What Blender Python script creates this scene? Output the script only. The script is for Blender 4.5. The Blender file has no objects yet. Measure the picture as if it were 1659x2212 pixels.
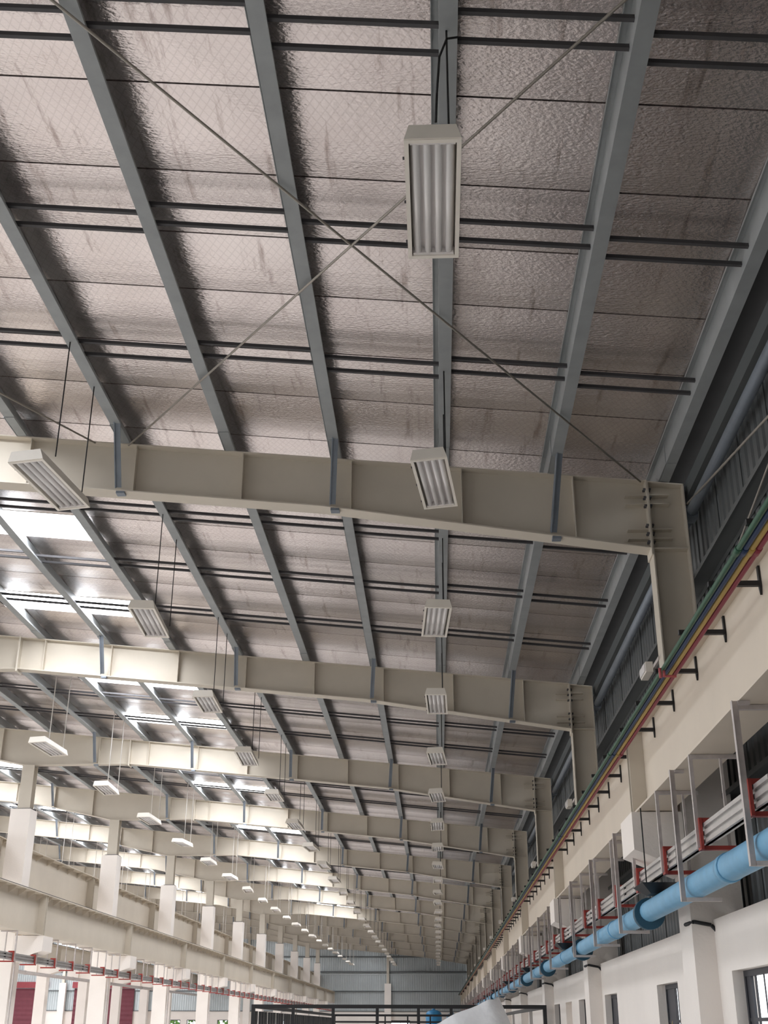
import bpy, math, random
from mathutils import Matrix, Vector
random.seed(7)
SC = bpy.context.scene
COL = SC.collection

# ---------------------------------------------------------------- camera
F_PX, IW = 2540.49, 1659.0
cam_d = bpy.data.cameras.new('camera')
cam_d.sensor_fit = 'HORIZONTAL'
cam_d.sensor_width = 36.0
cam_d.lens = F_PX / IW * 36.0
cam_d.clip_end = 600
cam = bpy.data.objects.new('camera', cam_d)
COL.objects.link(cam)
fy = Vector((948 - 829.5, -(2218 - 1106), -F_PX)).normalized()
fz = Vector((848 - 829.5, 1106 + 4700, -F_PX)).normalized()
fx = fy.cross(fz)
M = Matrix((fx, fy, fz)).to_4x4()
M.translation = Vector((0, 0, 1.6))
cam.matrix_world = M
SC.camera = cam

# ---------------------------------------------------------------- sky, exposure
SKY = 3.2           # overcast daylight outside
SKYLIGHT = 33.0     # daylight through the translucent roof sheets
w = bpy.data.worlds.new('sky')
SC.world = w
w.use_nodes = True
wb = w.node_tree.nodes['Background']
wb.inputs['Color'].default_value = (0.93, 0.96, 1.0, 1)
wb.inputs['Strength'].default_value = SKY
SC.view_settings.view_transform = 'Standard'
SC.view_settings.look = 'None'
SC.view_settings.gamma = 1.0
SC.view_settings.use_curve_mapping = False
SC.view_settings.exposure = 0.0
try:
    SC.cycles.use_denoising = True
    SC.cycles.max_bounces = 8
    SC.cycles.diffuse_bounces = 5
    SC.cycles.glossy_bounces = 3
    SC.cycles.sample_clamp_indirect = 6.0
except Exception:
    pass

# ---------------------------------------------------------------- layout
YA, BAY, NB = 12.36, 8.65, 12       # first frame in view, bay length, bays beyond it
YG = YA + NB * BAY                  # gable
YF = lambda k: YA + k * BAY
SL = 0.0967                         # roof slope
zt = lambda x: 7.54 - SL * (x - 0.13)     # underside of the purlins
PX = lambda i: 0.13 + 1.25 * i
XR = -22.9                          # ridge
SKX = ((-7.75, -4.95), (-16.1, -12.9))
SEAM = (0, .98, 1.95, 2.93, 3.91, 4.74, 5.62, 6.65, 7.6, 8.65)
ORD = ('first second third fourth fifth sixth seventh eighth ninth tenth eleventh twelfth thirteenth fourteenth fifteenth '
       'sixteenth seventeenth eighteenth nineteenth twentieth twenty-first twenty-second twenty-third twenty-fourth '
       'twenty-fifth twenty-sixth twenty-seventh twenty-eighth twenty-ninth thirtieth thirty-first thirty-second thirty-third '
       'thirty-fourth thirty-fifth thirty-sixth thirty-seventh thirty-eighth thirty-ninth fortieth').split()


# ---------------------------------------------------------------- mesh helpers
class MB:
    def __init__(s):
        s.v, s.f, s.sm, s.mi = [], [], [], []

    def add(s, vs, fs, smooth=False, mi=0):
        b = len(s.v)
        s.v += [tuple(p) for p in vs]
        s.f += [tuple(i + b for i in f) for f in fs]
        s.sm += [smooth] * len(fs)
        s.mi += [mi] * len(fs)
        return s

    def box(s, x0, x1, y0, y1, z0, z1, mi=0):
        return s.add([(x0, y0, z0), (x1, y0, z0), (x1, y1, z0), (x0, y1, z0), (x0, y0, z1), (x1, y0, z1), (x1, y1, z1), (x0, y1, z1)],
                     [(0, 3, 2, 1), (4, 5, 6, 7), (0, 1, 5, 4), (1, 2, 6, 5), (2, 3, 7, 6), (3, 0, 4, 7)], mi=mi)

    def prism(s, prof, axis, a0, a1, mi=0):
        """profile in the two other axes (x,z for 'y'; y,z for 'x'; x,y for 'z') swept along axis"""
        n = len(prof)
        def P(p, a):
            return {'y': (p[0], a, p[1]), 'x': (a, p[0], p[1]), 'z': (p[0], p[1], a)}[axis]
        vs = [P(p, a0) for p in prof] + [P(p, a1) for p in prof]
        fs = [(i, (i + 1) % n, n + (i + 1) % n, n + i) for i in range(n)] + [tuple(range(n))[::-1], tuple(range(n, 2 * n))]
        return s.add(vs, fs, mi=mi)

    def tube(s, p0, p1, r, n=8, mi=0, caps=True):
        p0, p1 = Vector(p0), Vector(p1)
        d = (p1 - p0).normalized()
        a = d.orthogonal().normalized()
        b = d.cross(a)
        vs = [p + r * (math.cos(t) * a + math.sin(t) * b) for p in (p0, p1) for t in [2 * math.pi * i / n for i in range(n)]]
        s.add(vs, [(i, (i + 1) % n, n + (i + 1) % n, n + i) for i in range(n)], True, mi)
        if caps:
            k = len(s.v) - 2 * n
            s.f += [tuple(range(k, k + n))[::-1], tuple(range(k + n, k + 2 * n))]
            s.sm += [False] * 2
            s.mi += [mi] * 2
        return s

    def path(s, pts, r, n=6, mi=0):
        for a, b in zip(pts, pts[1:]):
            s.tube(a, b, r, n, mi)
        return s

    def bar(s, p0, p1, w_, h_, mi=0):
        """rectangular bar between two points"""
        p0, p1 = Vector(p0), Vector(p1)
        d = (p1 - p0).normalized()
        up = Vector((0, 0, 1)) if abs(d.z) < .9 else Vector((0, 1, 0))
        a = d.cross(up).normalized()
        b = a.cross(d)
        vs = [p + a * u * w_ / 2 + b * q * h_ / 2 for p in (p0, p1) for u, q in ((-1, -1), (1, -1), (1, 1), (-1, 1))]
        return s.add(vs, [(0, 3, 2, 1), (4, 5, 6, 7), (0, 1, 5, 4), (1, 2, 6, 5), (2, 3, 7, 6), (3, 0, 4, 7)], mi=mi)

    def mesh(s, name):
        me = bpy.data.meshes.new(name)
        me.from_pydata(s.v, [], s.f)
        me.polygons.foreach_set('use_smooth', s.sm)
        if any(s.mi):
            me.polygons.foreach_set('material_index', s.mi)
        me.update()
        return me


def B(x0, x1, y0, y1, z0, z1):
    return MB().box(x0, x1, y0, y1, z0, z1)


def obj(name, me, mat=None, parent=None, loc=None, kind=None, rot=None):
    if isinstance(me, MB):
        me = me.mesh(name)
    if mat and not me.materials:
        for m in (mat if isinstance(mat, (list, tuple)) else [mat]):
            me.materials.append(m)
    o = bpy.data.objects.new(name, me)
    COL.objects.link(o)
    if parent:
        o.parent = parent
    if loc:
        o.location = loc
    if rot:
        o.rotation_euler = rot
    if kind:
        o['kind'] = kind
    return o


def tag(o, label, cat, group=None):
    o['label'] = label
    o['category'] = cat
    if group:
        o['group'] = group
    return o


def thing(name, label, cat, loc=(0, 0, 0), group=None, rot=None):
    o = bpy.data.objects.new(name, None)
    o.empty_display_size = .2
    COL.objects.link(o)
    o.location = loc
    if rot:
        o.rotation_euler = rot
    return tag(o, label, cat, group)


def dup(root, loc, label, group=None, rot=None):
    r = root.copy()
    COL.objects.link(r)
    r.location = loc
    r['label'] = label
    if group:
        r['group'] = group
    if rot:
        r.rotation_euler = rot
    for ch in root.children:
        c = ch.copy()
        COL.objects.link(c)
        c.parent = r
        for g in ch.children:
            d = g.copy()
            COL.objects.link(d)
            d.parent = c
    return r


# ---------------------------------------------------------------- materials
def mat(name, col, rough=.6, metal=0.0, var=.12, scale=3.0, bump=0.0, bscale=60.0, spec=.4, dirt=None, stretch=(1, 1, 1)):
    m = bpy.data.materials.new(name)
    m.use_nodes = True
    nt = m.node_tree
    p = nt.nodes['Principled BSDF']
    p.inputs['Roughness'].default_value = rough
    p.inputs['Metallic'].default_value = metal
    p.inputs['Specular IOR Level'].default_value = spec
    geo = nt.nodes.new('ShaderNodeNewGeometry')
    mp = nt.nodes.new('ShaderNodeMapping')
    mp.inputs['Scale'].default_value = stretch
    nt.links.new(geo.outputs['Position'], mp.inputs['Vector'])
    n = nt.nodes.new('ShaderNodeTexNoise')
    n.inputs['Scale'].default_value = scale
    n.inputs['Detail'].default_value = 5
    n.inputs['Roughness'].default_value = .6
    nt.links.new(mp.outputs[0], n.inputs['Vector'])
    r = nt.nodes.new('ShaderNodeValToRGB')
    lo = [c * (1 - var) for c in col]
    hi = [min(1, c * (1 + var)) for c in col]
    r.color_ramp.elements[0].position = .3
    r.color_ramp.elements[1].position = .7
    r.color_ramp.elements[0].color = (*(dirt or lo), 1)
    r.color_ramp.elements[1].color = (*hi, 1)
    nt.links.new(n.outputs['Fac'], r.inputs['Fac'])
    nt.links.new(r.outputs['Color'], p.inputs['Base Color'])
    if bump:
        n2 = nt.nodes.new('ShaderNodeTexNoise')
        n2.inputs['Scale'].default_value = bscale
        n2.inputs['Detail'].default_value = 3
        bp = nt.nodes.new('ShaderNodeBump')
        bp.inputs['Strength'].default_value = bump
        bp.inputs['Distance'].default_value = .02
        nt.links.new(mp.outputs[0], n2.inputs['Vector'])
        nt.links.new(n2.outputs['Fac'], bp.inputs['Height'])
        nt.links.new(bp.outputs['Normal'], p.inputs['Normal'])
    return m


def foil_material():
    """aluminium foil insulation behind wire netting: crinkled, half glossy, with brown stain streaks along the sheets"""
    m = bpy.data.materials.new('foil insulation')
    m.use_nodes = True
    nt = m.node_tree
    N, L = nt.nodes.new, nt.links.new
    p = nt.nodes['Principled BSDF']
    geo = N('ShaderNodeNewGeometry')
    sep = N('ShaderNodeSeparateXYZ')
    L(geo.outputs['Position'], sep.inputs[0])

    def math_(op, a, b=None, c=None):
        n = N('ShaderNodeMath')
        n.operation = op
        for i, q in enumerate((a, b, c)):
            if q is None:
                continue
            if isinstance(q, (int, float)):
                n.inputs[i].default_value = q
            else:
                L(q, n.inputs[i])
        return n.outputs[0]
    # wire netting: two families of slanting wires
    wires = None
    for sx, sy in ((1.0, .62), (1.0, -.62)):
        u = math_('ADD', math_('MULTIPLY', sep.outputs['X'], sx / .075), math_('MULTIPLY', sep.outputs['Y'], sy / .075))
        d = math_('ABSOLUTE', math_('SUBTRACT', math_('FRACT', u), .5))
        wv = math_('LESS_THAN', d, .07)
        wires = wv if wires is None else math_('MAXIMUM', wires, wv)
    mp = N('ShaderNodeMapping')
    mp.inputs['Scale'].default_value = (5.5, .55, 1)
    L(geo.outputs['Position'], mp.inputs['Vector'])
    st = N('ShaderNodeTexNoise')
    st.inputs['Scale'].default_value = 1.3
    st.inputs['Detail'].default_value = 6
    st.inputs['Roughness'].default_value = .7
    L(mp.outputs[0], st.inputs['Vector'])
    rs = N('ShaderNodeValToRGB')
    rs.color_ramp.elements[0].position = .57
    rs.color_ramp.elements[1].position = .70
    rs.color_ramp.elements[0].color = (0, 0, 0, 1)
    rs.color_ramp.elements[1].color = (1, 1, 1, 1)
    L(st.outputs['Fac'], rs.inputs['Fac'])
    big = N('ShaderNodeTexNoise')
    big.inputs['Scale'].default_value = .9
    big.inputs['Detail'].default_value = 4
    L(geo.outputs['Position'], big.inputs['Vector'])
    rb = N('ShaderNodeValToRGB')
    rb.color_ramp.elements[0].position = .3
    rb.color_ramp.elements[1].position = .75
    rb.color_ramp.elements[0].color = (.77, .695, .675, 1)
    rb.color_ramp.elements[1].color = (.89, .82, .80, 1)
    L(big.outputs['Fac'], rb.inputs['Fac'])
    mx = N('ShaderNodeMix')
    mx.data_type = 'RGBA'
    mx.inputs[7].default_value = (.27, .20, .17, 1)
    L(math_('MULTIPLY', rs.outputs['Color'], .6), mx.inputs[0])
    L(rb.outputs['Color'], mx.inputs[6])
    mw = N('ShaderNodeMix')
    mw.data_type = 'RGBA'
    mw.inputs[7].default_value = (.22, .19, .18, 1)
    L(math_('MULTIPLY', wires, .14), mw.inputs[0])
    L(mx.outputs[2], mw.inputs[6])
    L(mw.outputs[2], p.inputs['Base Color'])
    p.inputs['Metallic'].default_value = .9
    p.inputs['Roughness'].default_value = .2
    mb = N('ShaderNodeMapping')
    mb.inputs['Scale'].default_value = (1, 2.2, 1)
    L(geo.outputs['Position'], mb.inputs['Vector'])
    cr = N('ShaderNodeTexNoise')
    cr.inputs['Scale'].default_value = 24
    cr.inputs['Detail'].default_value = 4
    L(mb.outputs[0], cr.inputs['Vector'])
    bp = N('ShaderNodeBump')
    bp.inputs['Strength'].default_value = .24
    bp.inputs['Distance'].default_value = .03
    L(math_('SUBTRACT', cr.outputs['Fac'], math_('MULTIPLY', wires, .12)), bp.inputs['Height'])
    L(bp.outputs['Normal'], p.inputs['Normal'])
    return m


def emit(name, col, s):
    m = bpy.data.materials.new(name)
    m.use_nodes = True
    nt = m.node_tree
    nt.nodes.remove(nt.nodes['Principled BSDF'])
    e = nt.nodes.new('ShaderNodeEmission')
    geo = nt.nodes.new('ShaderNodeNewGeometry')
    n = nt.nodes.new('ShaderNodeTexNoise')
    n.inputs['Scale'].default_value = 1.5
    r = nt.nodes.new('ShaderNodeValToRGB')
    r.color_ramp.elements[0].color = (col[0] * .85, col[1] * .85, col[2] * .85, 1)
    r.color_ramp.elements[1].color = (*col, 1)
    nt.links.new(geo.outputs['Position'], n.inputs['Vector'])
    nt.links.new(n.outputs['Fac'], r.inputs['Fac'])
    nt.links.new(r.outputs['Color'], e.inputs['Color'])
    e.inputs['Strength'].default_value = s
    nt.links.new(e.outputs[0], nt.nodes['Material Output'].inputs['Surface'])
    return m


FOIL = foil_material()
DARK = mat('dark roof deck', (.03, .028, .028), .9)
PURLIN = mat('blue grey primed steel', (.33, .35, .355), .55, .1, .08, 4)
ROD = mat('dark steel rod', (.07, .068, .072), .6, .2)
WIRE = mat('galvanised brace rod', (.36, .33, .29), .5, .4)
CREAM = mat('cream painted steel', (.60, .545, .46), .55, 0, .05, 1.2)
CREAM_LIT = mat('lit warm cream girder', (.70, .615, .51), .5, 0, .05, .9)  # same girder paint, lightened to imitate stronger light on the wall side
CREAM2 = mat('cream crane girder paint', (.62, .555, .465), .5, 0, .05, .9)
BRACE = mat('grey blue angle steel', (.22, .25, .29), .5, .3)
WHITEC = mat('white painted concrete', (.90, .835, .775), .8, 0, .03, .8, .15, 30)
CONC = mat('cement plaster', (.50, .45, .42), .85, 0, .10, 2.0, .2, 40)
CLAD = mat('grey metal cladding', (.14, .148, .15), .45, .35, .08, 1.0)
CLADG = mat('silver metal cladding', (.52, .56, .57), .38, .5, .06, 1.0)
BLACK = mat('black painted steel', (.018, .018, .02), .5)
WINM = mat('dark window steel', (.035, .036, .045), .5)
LAMPW = mat('white lamp housing', (.88, .83, .75), .45, 0, .03)
LAMPR = mat('lamp reflector', (.80, .765, .75), .35, .1, .03)
TUBE = mat('fluorescent tube glass', (.86, .84, .83), .2, 0, .02)
CABLE = mat('black cable', (.02, .02, .022), .6)
RODL = mat('pale hanging rod', (.74, .71, .67), .5, .2)
GALV = mat('galvanised hanger steel', (.56, .51, .49), .5, .35, .12, 12)
ALU = mat('extruded aluminium', (.62, .60, .59), .35, .7, .08, 8)
REDM = mat('red bracket paint', (.34, .045, .035), .5)
BLUEP = mat('light blue water pipe', (.17, .40, .60), .45, 0, .10, 5)
BLUED = mat('dark blue coupling', (.02, .075, .12), .5)
PGREEN = mat('green pipe paint', (.025, .09, .05), .5)
PBLUE = mat('blue pipe paint', (.015, .04, .115), .5)
PYEL = mat('yellow pipe paint', (.46, .31, .08), .5)
PRED = mat('red pipe paint', (.25, .025, .05), .5)
DOORR = mat('maroon shutter', (.16, .035, .05), .6)
DOORB = mat('red shutter housing', (.28, .05, .06), .6)
FLOORM = mat('grey concrete floor', (.64, .605, .565), .5, 0, .08, .4, .05, 8)
DIMFLOOR = mat('added dark grey floor', (.22, .21, .20), .5, 0, .08, .4)
YARD = mat('pale concrete yard', (.45, .44, .42), .9, 0, .1, .2)
CHALK = mat('yellow chalk', (.55, .42, .22), .9)
FOAM = mat('white foam wrap', (.94, .94, .95), .7, 0, .03, 6, .5, 14)
TANKB = mat('blue tank plastic', (.03, .19, .38), .4)
TANKG = mat('grey blue tank plastic', (.16, .24, .32), .4)
SKYM = emit('backlit translucent roof sheet', (.93, .95, 1.0), SKYLIGHT)
LEAF = mat('hedge leaf', (.10, .20, .04), .7, 0, .3, 5)

# ---------------------------------------------------------------- floor and yard
fl = obj('floor', B(-48, .2, -14, YG + .4, -.2, 0), FLOORM, kind='structure')
obj('added_dark_floor', B(.2, 3.3, -14, YG + .4, -.2, 0), DIMFLOOR, fl)  # unseen dark strip, added to dim the ceiling's reflections near the wall
obj('ground_yard', B(-220, 220, -160, 320, -.5, -.21), YARD, kind='structure')

# ---------------------------------------------------------------- ceiling
ceil_root = bpy.data.objects.new('ceiling', None)
COL.objects.link(ceil_root)
ceil_root['kind'] = 'structure'
zc = lambda x: zt(x) + .265          # underside of the insulation
X0, X1 = XR, 2.72
segs_plain = [(X0, X1)]
segs_sky = [(X0, SKX[1][0]), (SKX[1][1], SKX[0][0]), (SKX[0][1], X1)]


def strip_mesh(w_, xa, xb, nx):
    """one roll of insulation, sagging a little between its joints"""
    m = MB()
    g = .006
    ys = [g, g + .003, w_ * .25, w_ * .5, w_ * .75, w_ - g - .003, w_ - g]
    dz = [.05, .006, -.010, -.018, -.012, .006, .05]
    vs, fs = [], []
    n = len(ys)
    for i in range(nx + 1):
        x = xa + (xb - xa) * i / nx
        for y, d in zip(ys, dz):
            vs.append((x, y, zc(x) + d))
    for i in range(nx):
        for j in range(n - 1):
            a = i * n + j
            fs.append((a, a + 1, a + n + 1, a + n))
    return m.add(vs, fs)


strip_cache = {}
far = MB()
deck = MB()
for b in range(-2, NB):
    yb = YF(b)
    for s in range(len(SEAM) - 1):
        a, e = SEAM[s], SEAM[s + 1]
        segs = segs_sky if s == 3 or (s == 7 and b < 7) else segs_plain
        for (xa, xb) in segs:
            dk = [(xa, yb + a, zc(xa) + .09), (xb, yb + a, zc(xb) + .09), (xb, yb + e, zc(xb) + .09), (xa, yb + e, zc(xa) + .09)]
            deck.add(dk + [(x, y, z + .03) for x, y, z in dk], [(3, 2, 1, 0), (4, 5, 6, 7), (0, 1, 5, 4), (1, 2, 6, 5), (2, 3, 7, 6), (3, 0, 4, 7)])
            if b < 6:
                key = (s, xa)
                if key not in strip_cache:
                    strip_cache[key] = strip_mesh(e - a, xa, xb, 1).mesh('insulation_strip')
                    strip_cache[key].materials.append(FOIL)
                obj('insulation_strip', strip_cache[key], None, ceil_root, (0, yb + a, 0))
            else:
                mm = strip_mesh(e - a, xa, xb, 1)
                far.add([(x, y + yb + a, z) for x, y, z in mm.v], mm.f)
obj('insulation_strip_far', far, FOIL, ceil_root, kind='stuff')
deck.add([(2.72, YF(-2), zc(2.72) + .09), (3.14, YF(-2), zc(3.14) + .05), (3.14, YG, zc(3.14) + .05), (2.72, YG, zc(2.72) + .09)], [(0, 3, 2, 1)])
obj('roof_deck', deck, DARK, ceil_root)
zr = zc(XR)
lw = MB()
for b in range(5, NB):
    for s in range(len(SEAM) - 1):
        ys_, ye_ = YF(b) + SEAM[s], YF(b) + SEAM[s + 1]
        for xa, xb in ([(-47, -36), (-33, -24.5)] if s in (3, 7) else [(-47, XR)]):
            za, zb = zr - SL * (XR - xa), zr - SL * (XR - xb)
            lw.add([(xa, ys_, za), (xb, ys_, zb), (xb, ye_, zb), (xa, ye_, za), (xa, ys_, za + .1), (xb, ys_, zb + .1), (xb, ye_, zb + .1), (xa, ye_, za + .1)],
                   [(0, 3, 2, 1), (4, 5, 6, 7), (0, 1, 5, 4), (1, 2, 6, 5), (2, 3, 7, 6), (3, 0, 4, 7)])
obj('far_roof_slope', lw, FOIL, ceil_root)

# ---------------------------------------------------------------- skylights
def skylight_parts(xa, xb, w_):
    """a corrugated translucent sheet in two panes either side of the purlin it spans, with a kerb"""
    panes = []
    xm = (xa + xb) / 2
    for x0, x1 in ((xa, xm - .01), (xm + .01, xb)):
        m = MB()
        n = 16
        vs, fs = [], []
        for i in range(n + 1):
            x = x0 + (x1 - x0) * i / n
            for y in (.0, w_):
                vs.append((x, y, zc(x) + .10 + (.012 if i % 4 in (1, 2) else 0)))
        for i in range(n):
            fs.append((2 * i, 2 * i + 1, 2 * i + 3, 2 * i + 2))
        panes.append(m.add(vs, fs))
    k = MB()
    for y in (0, w_ - .012):
        k.add([(x, yy, zc(x) + d) for x in (xa, xb) for yy in (y, y + .012) for d in (0, .14)],
              [(0, 1, 3, 2), (4, 6, 7, 5), (0, 2, 6, 4), (1, 5, 7, 3), (0, 4, 5, 1), (2, 3, 7, 6)])
    return panes, k


sk_cache = {}
for b in range(-1, NB):
    for si, s in enumerate((3, 7)):
        if b >= 7 and si:  # last bays keep one skylight each, put back to brighten the gable
            continue
        for bi, (xa, xb) in enumerate(SKX):
            if bi and b < 1:
                continue
            where = 'over the side aisle' if bi == 0 else 'beyond the white columns'
            if b == -1:
                lab = (('nearer' if si == 0 else 'farther') + ' bright roof skylight above the viewer, before the first rafter')
            else:
                lab = 'bright roof skylight %s, %s of two behind the %s cream rafter' % (where, 'nearer' if si == 0 else 'farther', ORD[b])
            t = thing('skylight', lab, 'skylight', (0, YF(b) + SEAM[s], 0), 'skylights ' + where)
            key = (s, bi)
            if key not in sk_cache:
                ps, kb = skylight_parts(xa, xb, SEAM[s + 1] - SEAM[s])
                sk_cache[key] = [p.mesh('pane') for p in ps] + [kb.mesh('kerb')]
                for me in sk_cache[key][:2]:
                    me.materials.append(SKYM)
                sk_cache[key][2].materials.append(LAMPW)
            obj('pane', sk_cache[key][0], None, t)
            obj('pane', sk_cache[key][1], None, t)
            obj('kerb', sk_cache[key][2], None, t)
fs_mb = MB()
for b in range(5, NB):
    for s in (3, 7):
        for xa, xb in ((-36, -33),):
            za, zb = zr - SL * (XR - xa) + .05, zr - SL * (XR - xb) + .05
            fs_mb.add([(xa, YF(b) + SEAM[s], za), (xb, YF(b) + SEAM[s], zb), (xb, YF(b) + SEAM[s + 1], zb), (xa, YF(b) + SEAM[s + 1], za)], [(0, 1, 2, 3)])
obj('far_skylights', fs_mb, SKYM, ceil_root, kind='stuff')

# ---------------------------------------------------------------- purlins with their sag rods
def zed(L_):
    """Z section: bottom flange to the +x side, top flange to the -x side, lips; length along y"""
    m = MB()
    t = .006
    m.box(-.036, -.030, 0, L_, 0, .25)
    m.box(-.030, .085, 0, L_, 0, t)
    m.box(.085 - t, .085, 0, L_, t, .026)
    m.box(-.09, -.036, 0, L_, .25 - t, .25)
    m.box(-.09, -.09 + t, 0, L_, .225, .25 - t)
    return m


span_me = zed(BAY - .005).mesh('purlin_span')
span_me.materials.append(PURLIN)
lap_me = MB().box(-.025, .08, 0, 1.15, -.008, -.001).box(-.044, -.037, 0, 1.15, -.005, .23).mesh('lap_sleeve')
lap_me.materials.append(PURLIN)
def rod_mesh(dz):
    return MB().add([(x, y, (.0 if x < .5 else -SL * 1.25) + dz + q) for x in (-.030, 1.25 - .036) for y, q in ((-.017, -.017), (.017, -.017), (.017, .017), (-.017, .017))],
                    [(0, 3, 2, 1), (4, 5, 6, 7), (0, 1, 5, 4), (1, 2, 6, 5), (2, 3, 7, 6), (3, 0, 4, 7)])
rod_lo, rod_hi = rod_mesh(.09).mesh('sag_rod'), rod_mesh(.10).mesh('sag_rod')
for me in (rod_lo, rod_hi):
    me.materials.append(ROD)
PL = range(-18, 3)
for i in PL:
    n = i
    if n == 0:
        lab = 'blue-grey steel roof purlin running straight above the near row of lights'
    elif n == 2:
        lab = 'dark eaves purlin at the edge of the roof beside the cladding wall'
    elif n == 1:
        lab = 'blue-grey steel roof purlin between the near row of lights and the eaves'
    else:
        lab = 'blue-grey steel roof purlin, %s to the side of the one above the near lights' % ORD[-n - 1]
    t = thing('roof_purlin', lab, 'purlin', (PX(i), 0, zt(PX(i))), 'roof purlins')
    for b in range(-2, NB):
        obj('purlin_span', span_me, None, t, (0, YF(b), 0))
        obj('lap_sleeve', lap_me, None, t, (0, YF(b) - .58, 0))
    if i < 2:
        fr = MB()
        for b in range(-1, NB):
            for q in (1, 2, 3):
                y = YF(b) + q * BAY / 4 + (.06 if i % 2 else -.06)
                for me, d in ((rod_hi, -.118), (rod_lo, .118)):
                    if b < 3 and i > -9:
                        obj('sag_rod', me, None, t, (0, y + d, 0))
                    else:
                        fr.add([(v.co.x, v.co.y + y + d, v.co.z) for v in me.vertices], [tuple(p.vertices) for p in me.polygons])
        obj('sag_rod_far', fr, ROD, t, kind='stuff')

# ---------------------------------------------------------------- portal frames (built at y = 0, copied to every frame line)
XI, XO = 2.45, 2.86                       # faces of the steel column on the wall side
prof_b = [(XI - .01, 6.48), (-1.26, 7.05), (-3.8, zt(-3.8) - .62), (-7.75, zt(-7.75) - .62), (-10.16, 7.67), (-10.46, 7.67), (-12.9, zt(-12.9) - .62), (XR, zt(XR) - .62)]
top_pts = [(x, zt(x)) for x, z in prof_b]


def zb(x):
    for (a, za), (b, zb_) in zip(prof_b, prof_b[1:]):
        if b <= x <= a:
            return za + (zb_ - za) * (x - a) / (b - a)
    return prof_b[-1][1]


def flange(pts, t, w_, up):
    m = MB()
    for (xa, za), (xb, zb_) in zip(pts, pts[1:]):
        d = t if up else -t
        vs = [(x, y, z + e) for x, z in ((xa, za), (xb, zb_)) for y in (-w_ / 2, w_ / 2) for e in (0, d)]
        m.add(vs, [(0, 1, 3, 2), (4, 6, 7, 5), (0, 2, 6, 4), (1, 5, 7, 3), (0, 4, 5, 1), (2, 3, 7, 6)])
    return m


frame0 = thing('portal_frame', 'x', 'steel frame', (0, YF(-1), 0), 'cream portal frames')
web = MB()
pts = [(x, z - .018) for x, z in top_pts] + [(x, z + .014) for x, z in prof_b[::-1]]
nb_ = len(prof_b)
for j in range(nb_ - 1):
    q = [(top_pts[j][0], top_pts[j][1] - .018), (prof_b[j][0], prof_b[j][1] + .014), (prof_b[j + 1][0], prof_b[j + 1][1] + .014), (top_pts[j + 1][0], top_pts[j + 1][1] - .018)]
    web.prism(q, 'y', -.006, .006)
obj('rafter_web', web, CREAM, frame0)
obj('top_flange', flange([(x, z - .003) for x, z in top_pts], .015, .23, False), CREAM, frame0)
obj('bottom_flange', flange(prof_b, .014, .23, True), CREAM, frame0)
x = 1.62
stiff_x = []
while x > XR + .5:
    stiff_x.append(x)
    x -= 1.27
for x in stiff_x:
    if abs(x + 10.3) < .5:
        continue
    for sgn in (-1,):
        y0, y1 = (-.105, -.007)
        obj('web_stiffener', B(x - .005, x + .005, y0, y1, zb(x) + .016, zt(x) - .02), CREAM, frame0)
# steel column on the wall side
obj('column_web', B(XI + .014, XO - .014, -.006, .006, 4.3, 7.27), CREAM, frame0)
obj('column_inner_flange', B(XI, XI + .014, -.13, .13, 4.3, zt(XI) - .02), CREAM, frame0)
obj('column_outer_flange', B(XO - .014, XO, -.13, .13, 4.3, zt(XO) - .03), CREAM, frame0)
obj('column_cap', flange([(XI + .015, zt(XI) - .02), (XO, zt(XO) - .02)], .014, .25, False), CREAM, frame0)
obj('end_plate', B(XI - .017, XI - .001, -.14, .14, 6.40, zt(XI) - .01), CREAM, frame0)
obj('cap_stiffener', B(XI + .015, XO - .015, -.115, .115, 6.47, 6.485), CREAM, frame0)
bolt = MB()
for z in (6.56, 6.66, 6.76, 7.0, 7.1, 7.2):
    for y in (-.11, -.06):
        bolt.tube((XI - .045, y, z), (XI + .04, y, z), .014, 6)
obj('bolt_row', bolt, ROD, frame0)
gus = MB()
for z in (6.6, 6.71, 7.02, 7.13):
    gus.box(XI - .25, XI - .02, -.1, -.006, z, z + .008).box(XI + .015, XI + .24, -.1, -.006, z, z + .008)
obj('knee_gusset', gus, CREAM, frame0)
# splice plate and valley column
obj('splice_plate', B(-7.765, -7.735, -.14, .14, zb(-7.75) - .05, zt(-7.75)), CREAM, frame0)
cc = MB().box(-10.31, -10.30, -.13, .13, 6.55, 7.66).box(-10.46, -10.15, -.145, -.131, 6.55, 7.66).box(-10.46, -10.15, .131, .145, 6.55, 7.66)
obj('inner_column', cc, CREAM, frame0)
obj('base_plate', B(-10.5, -10.1, -.2, .2, 6.551, 6.575), ROD, frame0)
# flange braces down from every second purlin to the bottom flange
for i in (1, -1, -3, -5, -7, -10, -12, -14):
    x = PX(i) + .02
    m = MB()
    for s in ((-1,) if i > -6 else (-1,)):
        p0, p1 = Vector((x + .03, s * .62, zt(x) + .03)), Vector((x - .03, s * .10, zb(x) + .05))
        m.bar(p0, p1, .07, .012)
        m.bar(p0 + Vector((-.03, 0, 0)), p1 + Vector((-.03, 0, 0)), .012, .07)
    obj('flange_brace', m, BRACE, frame0)
    obj('brace_cleat', B(x - .05, x + .05, -.115, -.02, zb(x) - .03, zb(x) - .001), BRACE, frame0)
frame0['label'] = 'cream steel portal frame just above and behind the viewer, outside the view'
frames = {-1: frame0}
for k in range(0, NB):
    where = ['nearest in view, largest', 'second from the viewer', 'third from the viewer'][k] if k < 3 else ORD[k] + ' from the viewer'
    if k == NB - 1:
        where = 'last one before the gable wall'
    frames[k] = dup(frame0, (0, YF(k), 0), 'cream steel portal frame with tapered rafter and column, ' + where)

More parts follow.
